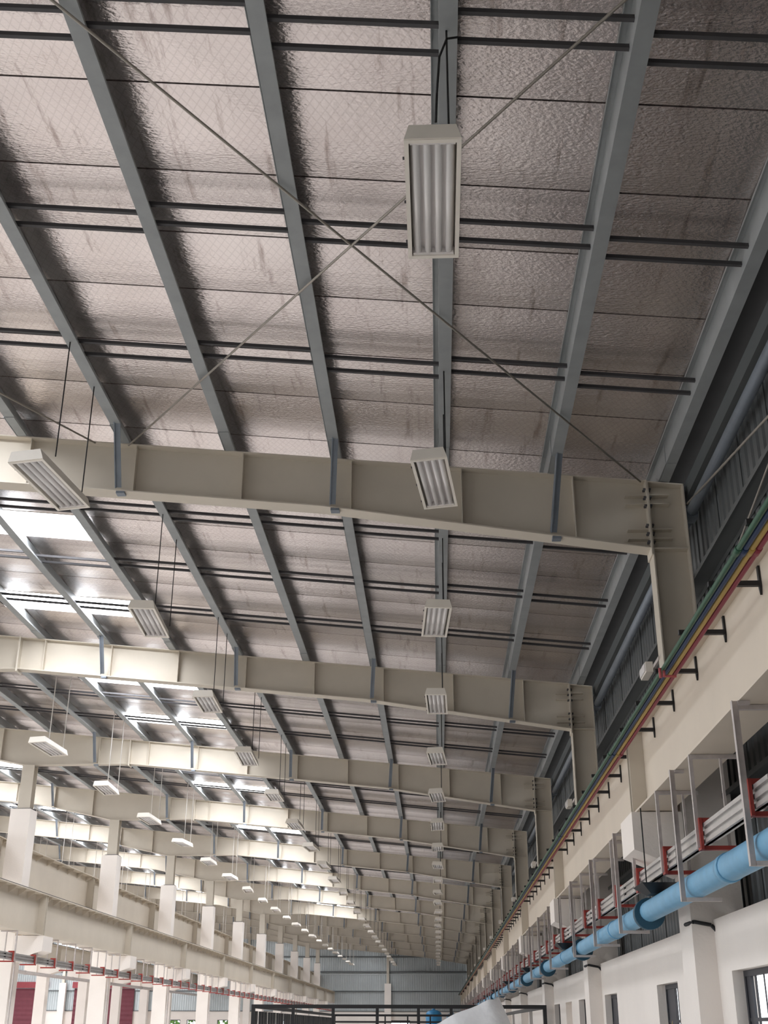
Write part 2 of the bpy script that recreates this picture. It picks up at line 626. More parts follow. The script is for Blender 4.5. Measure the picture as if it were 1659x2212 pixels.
# roof bracing rods below the purlins in the near bay
def rod_thing(name, p0, p1, r, m_, lab, cat='brace rod', group=None):
    c = (Vector(p0) + Vector(p1)) / 2
    o = obj(name, MB().tube(Vector(p0) - c, Vector(p1) - c, r, 8), m_, None, c)
    return tag(o, lab, cat, group)


def tb(x, y):
    return (x, y, zt(x) - .035)


rod_thing('roof_brace_rod', tb(-3.75, YF(-1) + .1), tb(2.38, YA - .13), .011, WIRE, 'thin diagonal brace rod falling toward the knee of the nearest cream frame')
rod_thing('roof_brace_rod', tb(2.38, YF(-1) + .1), tb(-3.55, YA - .13), .011, WIRE, 'thin diagonal brace rod passing behind the nearest strip light')
rod_thing('roof_brace_rod', tb(-9.9, YF(-1) + .1), tb(-3.95, YA - .13), .011, WIRE, 'thin diagonal brace rod ending on the nearest frame beside its side lamp')
rod_thing('roof_brace_rod', tb(-3.95, YF(-1) + .1), tb(-9.9, YA - .13), .011, WIRE, 'thin diagonal brace rod crossing above the side lamps out of view')

# ---------------------------------------------------------------- hanging lights
def light_parts():
    W, Lh, H = .175, .6, .105
    hs = MB()
    # pan: top, two sides that lean in, two ends
    hs.box(-W + .03, W - .03, -Lh, Lh, H - .006, H)
    for s in (-1, 1):
        hs.add([(s * W, -Lh, 0), (s * W, Lh, 0), (s * (W - .03), Lh, H), (s * (W - .03), -Lh, H), (s * (W - .006), -Lh, 0), (s * (W - .006), Lh, 0), (s * (W - .036), Lh, H), (s * (W - .036), -Lh, H)],
               [(0, 1, 2, 3), (7, 6, 5, 4), (0, 4, 5, 1), (3, 2, 6, 7), (0, 3, 7, 4), (1, 5, 6, 2)])
    ends = []
    for s in (-1, 1):
        ends.append(MB().prism([(-W, 0), (W, 0), (W - .03, H), (-W + .03, H)], 'y', s * Lh - .008, s * Lh + .008))
    rim = MB().box(-W, -W + .028, -Lh, Lh, -.006, .004).box(W - .028, W, -Lh, Lh, -.006, .004)
    rim.box(-W + .028, W - .028, -Lh, -Lh + .03, -.006, .004).box(-W + .028, W - .028, Lh - .03, Lh, -.006, .004)
    refl = MB()
    n = 16
    vs, fs = [], []
    for i in range(n + 1):
        x = -W + .04 + (2 * W - .08) * i / n
        z = .032 + .02 * abs(math.cos(math.pi * i / 4))
        vs += [(x, -Lh + .02, z), (x, Lh - .02, z)]
    fs = [(2 * i, 2 * i + 1, 2 * i + 3, 2 * i + 2) for i in range(n)]
    refl.add(vs, fs, True)
    tubes = [MB().tube((x, -Lh + .05, .026), (x, Lh - .05, .026), .024, 12) for x in (-.105, -.035, .035, .105)]
    holders = MB().box(-W + .035, W - .035, -Lh + .03, -Lh + .055, .004, .055).box(-W + .035, W - .035, Lh - .055, Lh - .03, .004, .055)
    scr = MB()
    for y in (-.42, 0, .42):
        scr.tube((-W - .012, y, .012), (-W + .004, y, .012), .011, 6)
    return hs, ends, rim, refl, tubes, holders, scr


hs, ends, rim, refl, tubes, holders, scr = light_parts()
LM = dict(housing=(hs.mesh('housing'), LAMPW), end0=(ends[0].mesh('end_cap'), LAMPW), end1=(ends[1].mesh('end_cap'), LAMPW), rim=(rim.mesh('rim'), LAMPW),
          refl=(refl.mesh('reflector'), LAMPR), hold=(holders.mesh('tube_holder'), LAMPR), scr=(scr.mesh('screw'), ROD))
for me, m_ in LM.values():
    me.materials.append(m_)
TM = [t.mesh('tube') for t in tubes]
for me in TM:
    me.materials.append(TUBE)
simple = MB()
for part in (hs, ends[0], ends[1], rim):
    simple.add(part.v, part.f)
simple_me = simple.mesh('housing')
simple_me.materials.append(LAMPW)
LZ = 6.52


def hanging_light(x, y, lab, group, full, j, rod_m):
    rz, rx, ry = [(0, 0, 0), (-.10, .02, -.05), (.05, -.01, .03)][j] if j < 3 else (random.uniform(-.07, .07), random.uniform(-.03, .03), random.uniform(-.05, .05))
    t = thing('strip_light', lab, 'light', (x, y, LZ), group)
    body = None
    rot = (rx, ry, rz)
    if full:
        for nm, key in (('housing', 'housing'), ('end_cap', 'end0'), ('end_cap', 'end1'), ('rim', 'rim'), ('reflector', 'refl'), ('tube_holder', 'hold'), ('screw', 'scr')):
            obj(nm, LM[key][0], None, t, rot=rot)
        for me in TM:
            obj('tube', me, None, t, rot=rot)
    else:
        obj('housing', simple_me, None, t, rot=rot)
        obj('reflector', LM['refl'][0], None, t, rot=rot)
    px = min((PX(i) for i in PL), key=lambda q: abs(q + .05 - x)) + .012
    R_ = Matrix.Rotation(0, 4, 'Z')
    for yy in (-.45, .45):
        dz = zt(px) - LZ
        me = MB().tube((px - x, yy, .10), (px - x, yy, dz + .001), .010 if rod_m is RODL else .007, 6)
        obj('hanging_rod', me, rod_m, t)
    return t


NL = 25
for j in range(NL):
    y = 6.22 + 4.345 * j
    near = 'nearest' if j == 0 else ORD[j] + ' from the viewer'
    t = hanging_light(.04, y, 'white four-tube strip light in the row by the wall, ' + near, 'strip lights in the row by the wall', j < 9, j, CABLE)
    if j == 0:
        obj('power_cable', MB().path([(.02, -.62, .11), (.03, -.66, .3), (.05, -.63, .62), (.10, -.6, .80), (.17, -.55, .86)], .008, 6), CABLE, t)
for j in range(1, NL):
    y = 6.12 + 4.345 * j
    hanging_light(-3.78, y, 'white strip light on rods in the middle row, ' + ORD[j - 1] + ' from the viewer', 'strip lights in the middle row', j < 7, j, CABLE)
for j in range(4, NL):
    y = 5.1 + 4.345 * j
    hanging_light(-7.50, y, 'white strip light on pale rods beside the white columns, ' + ORD[j - 4] + ' from the viewer', 'strip lights by the white columns', j < 10, j, RODL)
for r, xx in enumerate((-13.7, -17.6)):
    for j in range(8, 22):
        y = 5.1 + 4.345 * j
        hanging_light(xx, y, 'white strip light beyond the white columns, %s along the %s row there' % (ORD[j - 8], ORD[r]), 'strip lights beyond the white columns', False, j, RODL)

# ---------------------------------------------------------------- concrete columns with corbels
def conc_column(label, x0, x1, hw, ztop, corb, group, loc, cond=None):
    t = thing('concrete_column', label, 'column', loc, group)
    obj('shaft', B(x0, x1, -hw, hw, 0, ztop), WHITEC, t)
    for prof, h in corb:
        obj('corbel', MB().prism(prof, 'y', -h, h), WHITEC, t)
    if cond:
        obj('conduit', MB().path(cond, .018, 6), CABLE if cond[0][0] > 0 else GALV, t)
    return t


CR = [([(2.438, 3.56), (1.94, 3.56), (1.94, 3.20), (2.438, 3.00)], .38)]
c0 = conc_column('x', 2.44, 2.95, .3, 4.29, CR, 'white columns along the side wall', (0, YF(-1), 0),
                 [(2.42, -.1, 2.52), (2.46, -.33, 2.53), (2.62, -.34, 2.50), (2.74, -.34, 2.36), (2.80, -.34, 2.1), (2.80, -.34, .4)])
c0['label'] = 'white concrete wall column beside the viewer, out of view'
for k in range(0, NB):
    dup(c0, (0, YF(k), 0), 'white concrete column with boxy corbel on the window wall, %s from the viewer' % ORD[k])
CL = [([(-10.078, 3.56), (-9.36, 3.56), (-9.36, 3.22), (-10.078, 2.98)], .38), ([(-10.582, 4.88), (-11.3, 4.88), (-11.3, 4.52), (-10.582, 4.3)], .38)]
c1 = None
for k in range(1, NB):
    lab = 'tall white concrete column between the two halls, %s from the viewer, with steel post on top' % ORD[k - 1]
    if c1 is None:
        c1 = conc_column(lab, -10.58, -10.08, .27, 6.55, CL, 'white columns between the halls', (0, YF(k), 0), [(-10.0, -.3, 3.5), (-10.0, -.3, .3)])
    else:
        dup(c1, (0, YF(k), 0), lab)
C2 = [([(-22.748, 4.88), (-22.0, 4.88), (-22.0, 4.52), (-22.748, 4.3)], .4), ([(-23.352, 4.88), (-24.1, 4.88), (-24.1, 4.52), (-23.352, 4.3)], .4)]
c2 = None
for k in range(4, NB):
    lab = 'white concrete column of the far row across the second hall, %s from the viewer' % ORD[k - 4]
    if c2 is None:
        c2 = conc_column(lab, -23.35, -22.75, .3, 6.5, C2, 'white columns of the far row', (0, YF(k), 0))
    else:
        dup(c2, (0, YF(k), 0), lab)

# ---------------------------------------------------------------- crane girders, one per bay
def girder(loc, label, group, xc, z0, z1, wf, face, brackets=False, far_=False, mat_=CREAM2):
    """plate girder; face = side (-1 or +1 in x) whose stiffeners and gussets are built"""
    t = thing('crane_girder', label, 'girder', loc, group)
    L_ = BAY
    obj('girder_web', B(xc - .008, xc + .008, .02, L_ - .02, z0 + .02, z1 - .02), mat_, t)
    obj('bottom_flange', B(xc - wf, xc + wf, .02, L_ - .02, z0, z0 + .02), mat_, t)
    obj('top_flange', B(xc - wf * 1.1, xc + wf * 1.1, .01, L_ - .01, z1 - .022, z1), mat_, t)
    a, b = (xc - wf * .95, xc - .009) if face < 0 else (xc + .009, xc + wf * .95)
    for y in (.05, L_ - .07):
        obj('bearing_stiffener', B(a, b, y, y + .02, z0 + .021, z1 - .023), CREAM, t)  # darker cream than the girder, imitating shade on this camera-facing plate
    return t


def girder_extra(t, xc, z0, z1, wf, face, gussets=None, brackets=None, rail=True):
    if rail:
        obj('crane_rail', MB().prism([(xc - .05, z1 + .001), (xc + .05, z1 + .001), (xc + .02, z1 + .02), (xc + .03, z1 + .07), (xc - .03, z1 + .07), (xc - .02, z1 + .02)], 'y', 0.01, BAY - .01), ROD, t)
    if gussets:
        if 'g' + str(xc) not in strip_cache:
            a = xc + face * .009
            e = xc + face * wf * 1.02
            strip_cache['g' + str(xc)] = MB().prism([(a, z1 - .024), (e, z1 - .024), (e, z1 - .05), (a, z1 - .18)], 'y', -.006, .006).mesh('gusset')
            strip_cache['g' + str(xc)].materials.append(CREAM2)
        n = gussets
        for q in range(n):
            obj('gusset', strip_cache['g' + str(xc)], None, t, (0, .35 + q * (BAY - .7) / (n - 1), 0))


GX, GZ0, GZ1 = 2.17, 3.57, 4.44
GZL = 4.52
brk = MB().box(1.815, GX - .009, -.018, .018, 4.262, 4.295).box(GX - .024, GX - .0095, -.018, .018, 4.25, 4.40).prism([(-.018, 4.25), (.018, 4.25), (0, 4.20)], 'x', GX - .024, GX - .0095).mesh('pipe_bracket')
brk.materials.append(BLACK)
for k in range(-1, NB):
    lab = 'cream crane girder on the window wall with black pipe brackets, %s bay span' % ORD[k + 1]
    g = girder((0, YF(k), 0), lab, 'crane girders along the window wall', GX, GZ0, GZ1, .17, -1, mat_=CREAM_LIT)
    girder_extra(g, GX, GZ0, GZ1, .17, -1)
    for q in range(8):
        y = .45 + q * 1.04 if k > -1 else .55 + q * 1.04
        obj('pipe_bracket', brk, None, g, (0, y, 0))
for k in range(0, NB):
    lab = 'cream crane girder along the white columns facing the aisle, %s bay span' % ORD[k]
    g = girder((0, YF(k), 0), lab, 'crane girders facing the aisle', -9.66, GZ0, GZL, .19, 1)
    girder_extra(g, -9.66, GZ0, GZL, .19, 1, 13)
for k in range(0, NB):
    lab = 'higher cream crane girder behind the white columns, %s bay span' % ORD[k]
    g = girder((0, YF(k), 0), lab, 'crane girders behind the white columns', -11.0, 4.9, 5.9, .2, 1)
    girder_extra(g, -11.0, 4.9, 5.9, .2, 1, 9)
for k in range(4, NB):
    lab = 'cream crane girder on the far column row of the second hall, %s span' % ORD[k - 4]
    g = girder((0, YF(k), 0), lab, 'crane girders on the far column row', -22.35, 4.9, 5.9, .2, 1)
    girder_extra(g, -22.35, 4.9, 5.9, .2, 1)

# ---------------------------------------------------------------- four coloured service pipes under the brackets
def long_pipe(name, x, z, r, m_, lab, cat='pipe', y0=-4.9, joints=5.8, jr=1.25, jm=None, group=None):
    t = thing(name, lab, cat, (x, 0, z), group)
    y = y0
    while y < YG - 1:
        e = min(y + joints, YG - .6)
        obj('pipe_length', MB().tube((0, y, 0), (0, e, 0), r, 12, caps=False), m_, t)
        obj('pipe_socket', MB().tube((0, e - .05, 0), (0, min(e + .05, YG - .55), 0), r * jr, 12), jm or m_, t)
        y = e
    return t


for nm, x, r, m_, lab in (('air_pipe', 1.845, .018, PGREEN, 'green service pipe, outermost of the four under the girder brackets'),
                          ('air_pipe', 1.885, .018, PBLUE, 'dark blue service pipe between the green and yellow pipes'),
                          ('air_pipe', 1.925, .018, PYEL, 'yellow service pipe between the blue and red pipes'),
                          ('air_pipe', 1.965, .018, PRED, 'red service pipe, closest of the four to the cream girder')):
    long_pipe(nm, x, 4.261 - r, r, m_, lab, group='coloured service pipes')
tag(obj('pipe_valve', MB().tube((0, 0, 0), (0, 0, -.05), .012, 8).tube((-.01, 0, -.045), (.10, .03, -.04), .011, 8).tube((-.03, 0, -.06), (-.03, 0, .02), .012, 8), mat('pink valve paint', (.5, .12, .13)), None, (1.845, 9.25, 4.226)),
    'small pink valve hanging below the coloured pipes near the first frame', 'valve')

# white emergency lamps on the steel columns
e0 = None
for k in range(0, NB):
    lab = 'small white lamp box on the wall side steel column, %s from the viewer' % ORD[k]
    if e0 is None:
        e0 = thing('wall_lamp', lab, 'lamp', (2.40, YF(k) + .62, 5.28), 'lamp boxes on the steel columns')
        obj('lamp_body', B(-.04, .04, -.18, .18, -.06, .06), LAMPW, e0)
        obj('lamp_cover', B(-.055, -.041, -.16, .16, -.045, .045), TUBE, e0)
        obj('lamp_bracket', MB().box(.041, .07, -.52, .1, -.02, .02).box(.05, .07, -.62, -.50, -.02, .02), GALV, e0)
    else:
        dup(e0, (2.40, YF(k) + .62, 5.28), lab)

# ---------------------------------------------------------------- busbar trunking with red clamps, both sides
def busbar(sx, xb, zb_, lab, y0, y1, n_single):
    t = thing('busbar_trunking', lab, 'busbar', (xb, 0, zb_))
    prof = [(-.035, -.075), (.035, -.075), (.035, -.055), (.012, -.05), (.012, -.02), (.035, -.015), (.035, .015), (.012, .02), (.012, .05), (.035, .055), (.035, .075), (-.035, .075), (-.035, .055), (-.012, .05), (-.012, .02), (-.035, .015), (-.035, -.015), (-.012, -.02), (-.012, -.05), (-.035, -.055)]
    y = y0
    while y < y1 - .5:
        e = min(y + 3.1, y1)
        m = MB()
        for (a, b2, w1) in ((-.075, -.045, .036), (-.018, .018, .036), (.045, .075, .036), (-.075, .075, .014)):
            m.box(-w1, w1, y + .012, e - .012, a, b2)
        obj('rail_length', m, ALU, t)
        obj('rail_joint', B(-.03, .03, e - .03, e + .03, -.065, .065), BLACK, t)
        y = e
    cl = MB().box(-.06, .06, -.05, .05, .077, .115).box(sx * -.056 - .012, sx * -.056 + .012, -.055, .055, -.12, .115).box(min(-.05, sx * .3), max(.05, sx * .3), -.03, .03, -.12, -.09)
    cl_me = cl.mesh('red_clamp')
    cl_me.materials.append(REDM)
    for_h = 3.568 - zb_
    hr = MB().box(sx * -.075 - .014, sx * -.075 + .014, -.018, .018, -.1, for_h).box(sx * .16 - .01, sx * .16 + .01, -.012, .012, -.1, for_h).box(min(sx * -.075, sx * .3), max(sx * -.075, sx * .3), -.02, .02, for_h - .03, for_h)
    hr_me = hr.mesh('clamp_hanger')
    hr_me.materials.append(GALV)
    q = 0
    y = y0 + .4
    while y < y1:
        obj('red_clamp', cl_me, None, t, (0, y, 0))
        obj('clamp_hanger', hr_me, None, t, (0, y, 0))
        y += 1.56
        q += 1
    return t


busbar(1, 2.08, 2.96, 'silver busbar trunking with red clamps hanging under the wall girder', 4.27, YG - 1, 10)
busbar(-1, -9.56, 3.02, 'grey busbar trunking with red clamps along the white columns', YF(1) - 3, YG - 1, 10)
long_pipe('service_pipe', -21.3, 4.1, .09, GALV, 'grey service pipe along the far column row', y0=YF(4), joints=8.65)

# ---------------------------------------------------------------- blue water pipe on hangers
wp = thing('water_pipe', 'large light blue water pipe running below the wall girder', 'pipe', (2.10, 0, 2.652))
y = -4.8
while y < YG - 2:
    e = min(y + 5.9, YG - 1) if y > -4 else .6
    obj('pipe_length', MB().tube((0, y, 0), (0, e, 0), .098, 20, caps=False), BLUEP, wp)
    obj('dark_coupling', MB().tube((0, e - .06, -.02), (0, e + .06, -.02), .15, 20), BLUED, wp)
    obj('pipe_collar', MB().tube((0, y + 2.3, 0), (0, y + 2.42, 0), .106, 20), BLUEP, wp)
    y = e
hp = MB()
hang_y = [2.7, 5.2, 7.68, 9.95] + [YF(k) + d for k in range(0, NB) for d in (1.1, 3.35, 5.8)]
zb0 = 2.552
hm = {'hanger_post': MB().box(1.95, 1.99, -.004, .022, zb0 - .03, 3.569).box(1.95, 1.954, -.022, -.004, zb0 - .03, 3.569), 'cross_bar': B(1.99, 2.27, -.02, .02, zb0 - .03, zb0), 'top_clip': B(1.99, 2.07, -.022, .022, 3.545, 3.568)}
hmm = {}
for n_, mm in hm.items():
    hmm[n_] = mm.mesh(n_)
    hmm[n_].materials.append(GALV)
for q, y in enumerate(hang_y):
    t = thing('pipe_hanger', 'grey steel hanger carrying the blue water pipe, %s from the viewer' % ORD[q], 'hanger', (0, y, 0), 'hangers of the blue pipe')
    for n_, me in hmm.items():
        obj(n_, me, None, t)
# black hoods beside the pipe
h0 = None
for k in range(0, 9):
    lab = 'black trapezoid hood beside the blue pipe at the %s column' % ORD[k]
    loc = (2.10, YF(k) - .6, 2.755)
    if h0 is None:
        h0 = thing('black_hood', lab, 'hood', loc, 'black hoods by the blue pipe')
        obj('hood_shell', MB().add([(-.19, -.25, .085), (.2, -.25, .085), (.2, .3, .085), (-.19, .3, .085), (-.09, -.1, 0), (.1, -.1, 0), (.1, .15, 0), (-.09, .15, 0)],
                                   [(3, 2, 1, 0), (4, 5, 6, 7), (0, 1, 5, 4), (1, 2, 6, 5), (2, 3, 7, 6), (3, 0, 4, 7)]), BLACK, h0)
        obj('hood_stem', MB().tube((-.098, .05, .085), (-.098, .05, .812), .006, 6), CABLE, h0)
    else:
        dup(h0, loc, lab)

# ---------------------------------------------------------------- side wall with windows
XW, WT, ZW = 2.65, .2, 2.55
win = {-1: [(5.5, 7.8, 'w')], 0: [(1.8, 3.15, 'w'), (6.65, 8.05, 'w')], 1: [(2.1, 3.2, 'w'), (4.5, 5.7, 'n'), (7.0, 8.3, 'w')]}
ZS, ZH = .75, 2.07
wall = MB()
wn = 0
wins = []
for k in range(-2, NB):
    y = YF(k) + .3
    for a, b, ty in win.get(k, [(1.9, 3.1, 'w'), (6.6, 7.9, 'w')]):
        a, b = YF(k) + a, YF(k) + b
        wall.box(XW, XW + WT, y, a, 0, ZW)
        wall.box(XW, XW + WT, a, b, 0, ZS)
        wall.box(XW, XW + WT, a, b, ZH, ZW)
        if ty == 'n':
            wall.box(XW + .12, XW + WT, a, b, ZS, ZH)
        else:
            wins.append((k, a, b))
        y = b
    wall.box(XW, XW + WT, y, YF(k + 1) - .3, 0, ZW)
obj('wall_right', wall, WHITEC, kind='structure')
for (k, a, b) in wins:
    wn += 1
    fr = MB()
    xf = XW + .10
    for q in (a, b - .05):
        fr.box(xf, xf + .05, q, q + .05, ZS, ZH)
    fr.box(xf, xf + .05, a + .05, b - .05, ZH - .05, ZH).box(xf, xf + .05, a + .05, b - .05, ZS, ZS + .05)
    o = obj('window_%d' % wn, fr, WINM, kind='structure')
    pw = .16 if k == -1 else (b - a) * (.36 if k == 0 else .5)
    pan = obj('shutter_panel', B(xf + .01, xf + .035, b - .05 - pw, b - .055, ZS + .05, ZH - .05), WINM, o)
    if k == 0 and a < YF(0) + 4:
        pts = [(0, 0.0, .10), (0, .03, .085), (0, .045, .04), (0, .045, -.03), (0, .03, -.06), (0, 0, -.06), (0, -.02, -.035), (0, -.01, 0), (0, .02, .005), (0, .044, -.01)]
        obj('chalk_number', MB().path([Vector(p) + Vector((xf + .006, b - .27, ZH - .5)) for p in pts], .006, 5), CHALK, o)
    n = 7
    bars = MB()
    y0, y1 = a + .06, b - .05 - pw
    for q in range(n):
        yy = y0 + (y1 - y0) * (q + .5) / n
        wid = .008 if q % 3 else .026
        obj('window_bar', B(xf + .012, xf + .022, yy - wid, yy + wid, ZS + .05, ZH - .05), WINM, o)
    obj('cross_rail', B(xf + .005, xf + .011, a + .05, b - .05, ZH - .42, ZH - .39), WINM, o)

# ---------------------------------------------------------------- corrugated cladding above the side wall
def sheet(w_, z0, z1, axis, ribs, depth, z1b=None):
    """one profiled sheet; runs in y at x = 0 (axis 'y') or in x at y = 0 (axis 'x'); sloping top from z1 to z1b"""
    m = MB()
    p = []
    n = ribs
    for i in range(n):
        a = w_ * i / n
        s = w_ / n
        p += [(a, 0), (a + s * .55, 0), (a + s * .65, depth), (a + s * .9, depth)]
    p.append((w_ + .012, .001))
    z1b = z1 if z1b is None else z1b
    vs, fs = [], []
    for a, d in p:
        zt_ = z1 + (z1b - z1) * a / w_
        vs += [(d, a, z0), (d, a, zt_)] if axis == 'y' else [(a, d, z0), (a, d, zt_)]
    for i in range(len(p) - 1):
        fs.append((2 * i, 2 * i + 1, 2 * i + 3, 2 * i + 2))
    return m.add(vs, fs)


cw = bpy.data.objects.new('wall_right_cladding', None)
COL.objects.link(cw)
cw['kind'] = 'structure'
sh = sheet(1.04, 2.45, 7.42, 'y', 5, .03).mesh('cladding_sheet')
sh.materials.append(CLAD)
y = YF(-2)
while y < YG - .5:
    obj('cladding_sheet', sh, None, cw, (3.07, y, 0))
    y += 1.04
for z in (2.62, 3.75, 4.95, 6.15):
    gi = MB().prism([(0, 0), (.2, 0), (.2, -.06), (.194, -.06), (.194, -.006), (.006, -.006), (.006, -.05), (0, -.05)], 'y', YF(-2), YG - .1)
    obj('girt', MB().add([(x + 2.865, y, z_ + z) for x, y, z_ in gi.v], gi.f), CLAD, cw)
obj('eaves_gutter', MB().prism([(2.9, 7.12), (3.06, 7.12), (3.06, 7.35), (3.05, 7.35), (3.05, 7.13), (2.91, 7.13), (2.91, 7.3), (2.9, 7.3)], 'y', YF(-2), YG - .1), CLAD, cw)
# eaves strut tubes between the column tops
s0 = None
for k in range(-1, NB):
    lab = 'round grey eaves strut in the %s bay, beside the column tops' % ORD[k + 1]
    t = thing('eaves_strut', lab, 'strut', (2.93, YF(k), 6.93), 'eaves struts')
    if s0 is None:
        s0 = [MB().tube((0, .1, 0), (0, BAY - .1, 0), .06, 14).mesh('strut_tube'), B(-.066, .066, -.06, .10, -.07, .07).mesh('strut_cleat'), B(-.066, .066, BAY - .1, BAY - .06, -.07, .07).mesh('strut_cleat')]
        for me in s0:
            me.materials.append(BRACE)
    obj('strut_tube', s0[0], None, t)
    obj('strut_cleat', s0[1], None, t)
    obj('strut_cleat', s0[2], None, t)
rod_thing('wall_brace_rod', (2.88, YF(0) - .05, 7.02), (2.88, YF(-1), 5.35), .012, WIRE, 'slanting brace rod rising to the top of the nearest steel column')
rod_thing('wall_brace_rod', (2.88, YF(0) - .1, 5.38), (2.88, YF(-1), 7.1), .010, WIRE, 'slanting brace rod running down behind the coloured pipes')

# ---------------------------------------------------------------- unseen wall behind the viewer, added to cut front light; gap lights the foam
bw = MB().box(XR, -10, -5.4, -5.2, 0, 6.9).box(.6, 3.1, -5.4, -5.2, 0, 6.9).box(-10, .6, -5.4, -5.2, 2.7, 6.9)
bw.add([(XR, -5.4, 6.9), (3.1, -5.4, 6.9), (3.1, -5.4, 7.45), (XR, -5.4, zr), (XR, -5.2, 6.9), (3.1, -5.2, 6.9), (3.1, -5.2, 7.45), (XR, -5.2, zr)],
       [(0, 1, 2, 3), (7, 6, 5, 4)])
obj('wall_back', bw, CLAD, kind='structure')

# ---------------------------------------------------------------- gable wall
gw = bpy.data.objects.new('wall_gable', None)
COL.objects.link(gw)
gw['kind'] = 'structure'
GD = 2.85
DOORS = [(-39.6, -36.2), (-33.6, -28.0)]
GW = [(-24.7, -23.6), (-23.0, -21.9), (-4.35, -2.6), (-20.2, -19.2), (-14.5, -13.4)]
dado = MB()
cuts = sorted([(a, b, 'w') for a, b in GW])
xx = -47
for a, b, ty in cuts:
    dado.box(xx, a, YG, YG + .25, 0, GD)
    if ty == 'w':
        dado.box(a, b, YG, YG + .25, 0, .9)
        dado.box(a, b, YG, YG + .25, 2.12, GD)
    xx = b
dado.box(xx, 3.1, YG, YG + .25, 0, GD)
obj('masonry_dado', dado, WHITEC, gw)
obj('dado_ledge', B(-47, 3.1, YG - .06, YG, GD - .02, GD + .05), CLAD, gw)
for q, (a, b) in enumerate(GW):
    o = obj('window_%d' % (wn + 1 + q), MB().box(a, a + .06, YG + .1, YG + .16, .9, 2.12).box(b - .06, b, YG + .1, YG + .16, .9, 2.12).box(a, b, YG + .1, YG + .16, 2.06, 2.12).box(a, b, YG + .1, YG + .16, .9, .96).box((a + b) / 2 - .02, (a + b) / 2 + .02, YG + .1, YG + .15, .96, 2.06), WINM, kind='structure')
xx = -47.0
wsh = 1.04
q = 0
while xx < 3.0:
    ztop = lambda X: (zc(X) if X > XR else zr - SL * (XR - X)) + .05
    x1 = xx + wsh
    in_door = any(a - .3 < xx + .5 < b + .3 for a, b in DOORS)
    m = sheet(wsh, 4.62, ztop(xx), 'x', 5, .035, ztop(x1))
    obj('cladding_sheet', m, CLADG, gw, (xx, YG - .10, 0))
    if True:
        obj('cladding_sheet', sheet(wsh, GD, 4.75, 'x', 5, .035), CLADG, gw, (xx, YG + .05, 0))
    xx += wsh
for z, dp in ((7.45, .2), (6.15, .3), (5.95, .05), (4.5, .12)):
    obj('girt', B(-46, 3.0, YG - .12 - dp, YG - .112, z, z + .12) if z > 4.6 else B(-46, 3.0, YG - .10, YG + .0, z, z + .1), CLAD if z != 5.95 else CLADG, gw)
for q, x in enumerate((-4.6, -34.6, -17.5, -28.0 + 1.0)):
    lab = ['gable post standing in the middle of the aisle end wall', 'gable post between the two maroon shutters', 'gable post behind the white column row', 'gable post beside the wider maroon shutter'][q]
    t = thing('gable_post', 'white based steel ' + lab, 'post', (x, YG - .5, 0))
    obj('concrete_base', B(-.3, .3, -.2, .2, 0, 5.2), WHITEC, t)
    zz = (zt(x) if x > XR else zr - SL * (XR - x) - .2)
    obj('steel_shaft', MB().box(-.11, .11, -.12, -.105, 5.2, zz).box(-.11, .11, .105, .12, 5.2, zz).box(-.006, .006, -.105, .105, 5.2, zz), CREAM2, t)
for q, (a, b) in enumerate(DOORS):
    o = bpy.data.objects.new('door_%d' % (q + 1), None)
    COL.objects.link(o)
    o['kind'] = 'structure'
    n = 12
    for z in range(n):
        obj('shutter_slat', MB().prism([(YG - .16, .0), (YG - .13, .0), (YG - .13, .394), (YG - .16, .394), (YG - .19, .2)], 'x', a, b), DOORR, o, (0, 0, z * .395))
    obj('shutter_housing', B(a - .15, b + .15, YG - .45, YG - .12, 4.78, 5.3), DOORB, o)
hedge = MB()
for q in range(500):
    x, y, z = random.uniform(-27, -18), YG + random.uniform(3, 5), random.uniform(0, 2.6)
    a = random.uniform(0, 6.28)
    dx, dz = .16 * math.cos(a), .16 * math.sin(a)
    hedge.add([(x - dx, y, z - dz), (x + dz, y + .08, z - dx), (x + dx, y + .1, z + dz), (x - dz, y - .05, z + dx)], [(0, 1, 2, 3)])
hd = obj('hedge_foliage', hedge, LEAF, kind='stuff')
hd['label'] = 'green shrubs outside the small gable windows'
hd['category'] = 'shrub'

# ---------------------------------------------------------------- black cage, tank, foam
cg = thing('storage_cage', 'black steel tube cage standing across the aisle floor', 'cage', (-.8, 25.4, 0))
x0, x1, y0, y1, zc_ = -2.9, 2.9, 0, 20, 2.0
tw = .035
for x in (x0, x1):
    for y in (y0, y1):
        obj('corner_post', B(x - tw, x + tw, y - tw, y + tw, 0, zc_), BLACK, cg)
obj('top_rail', B(x0 + tw, x1 - tw, y0 - tw, y0 + tw, zc_ - .07, zc_), BLACK, cg)
obj('top_rail', B(x0 + tw, x1 - tw, y1 - tw, y1 + tw, zc_ - .07, zc_), BLACK, cg)
obj('side_rail', B(x0 - tw, x0 + tw, y0 + tw, y1 - tw, zc_ - .07, zc_), BLACK, cg)
obj('side_rail', B(x1 - tw, x1 + tw, y0 + tw, y1 - tw, zc_ - .07, zc_), BLACK, cg)
for x, y in ((-2.1, 0), (-1.3, 0), (-.42, 0), (.4, 0), (1.05, 0), (1.8, 0)):
    obj('middle_post', B(x - .03, x + .03, y - .03, y + .03, 0, zc_ - .07), BLACK, cg)
obj('middle_rail', B(x0 + tw, x1 - tw, y1 - tw, y1 + tw, 1.72, 1.78), BLACK, cg)
for x in (-1.1, -.3, .5, 1.3, 2.1):
    obj('rear_post', B(x - .025, x + .025, y1 - .025, y1 + .025, 0, zc_ - .07), BLACK, cg)
sl = MB().box(-.02, .02, 0, .24, .1, 1.88).mesh('black_slat')
sl.materials.append(BLACK)
yy = .3
q = 0
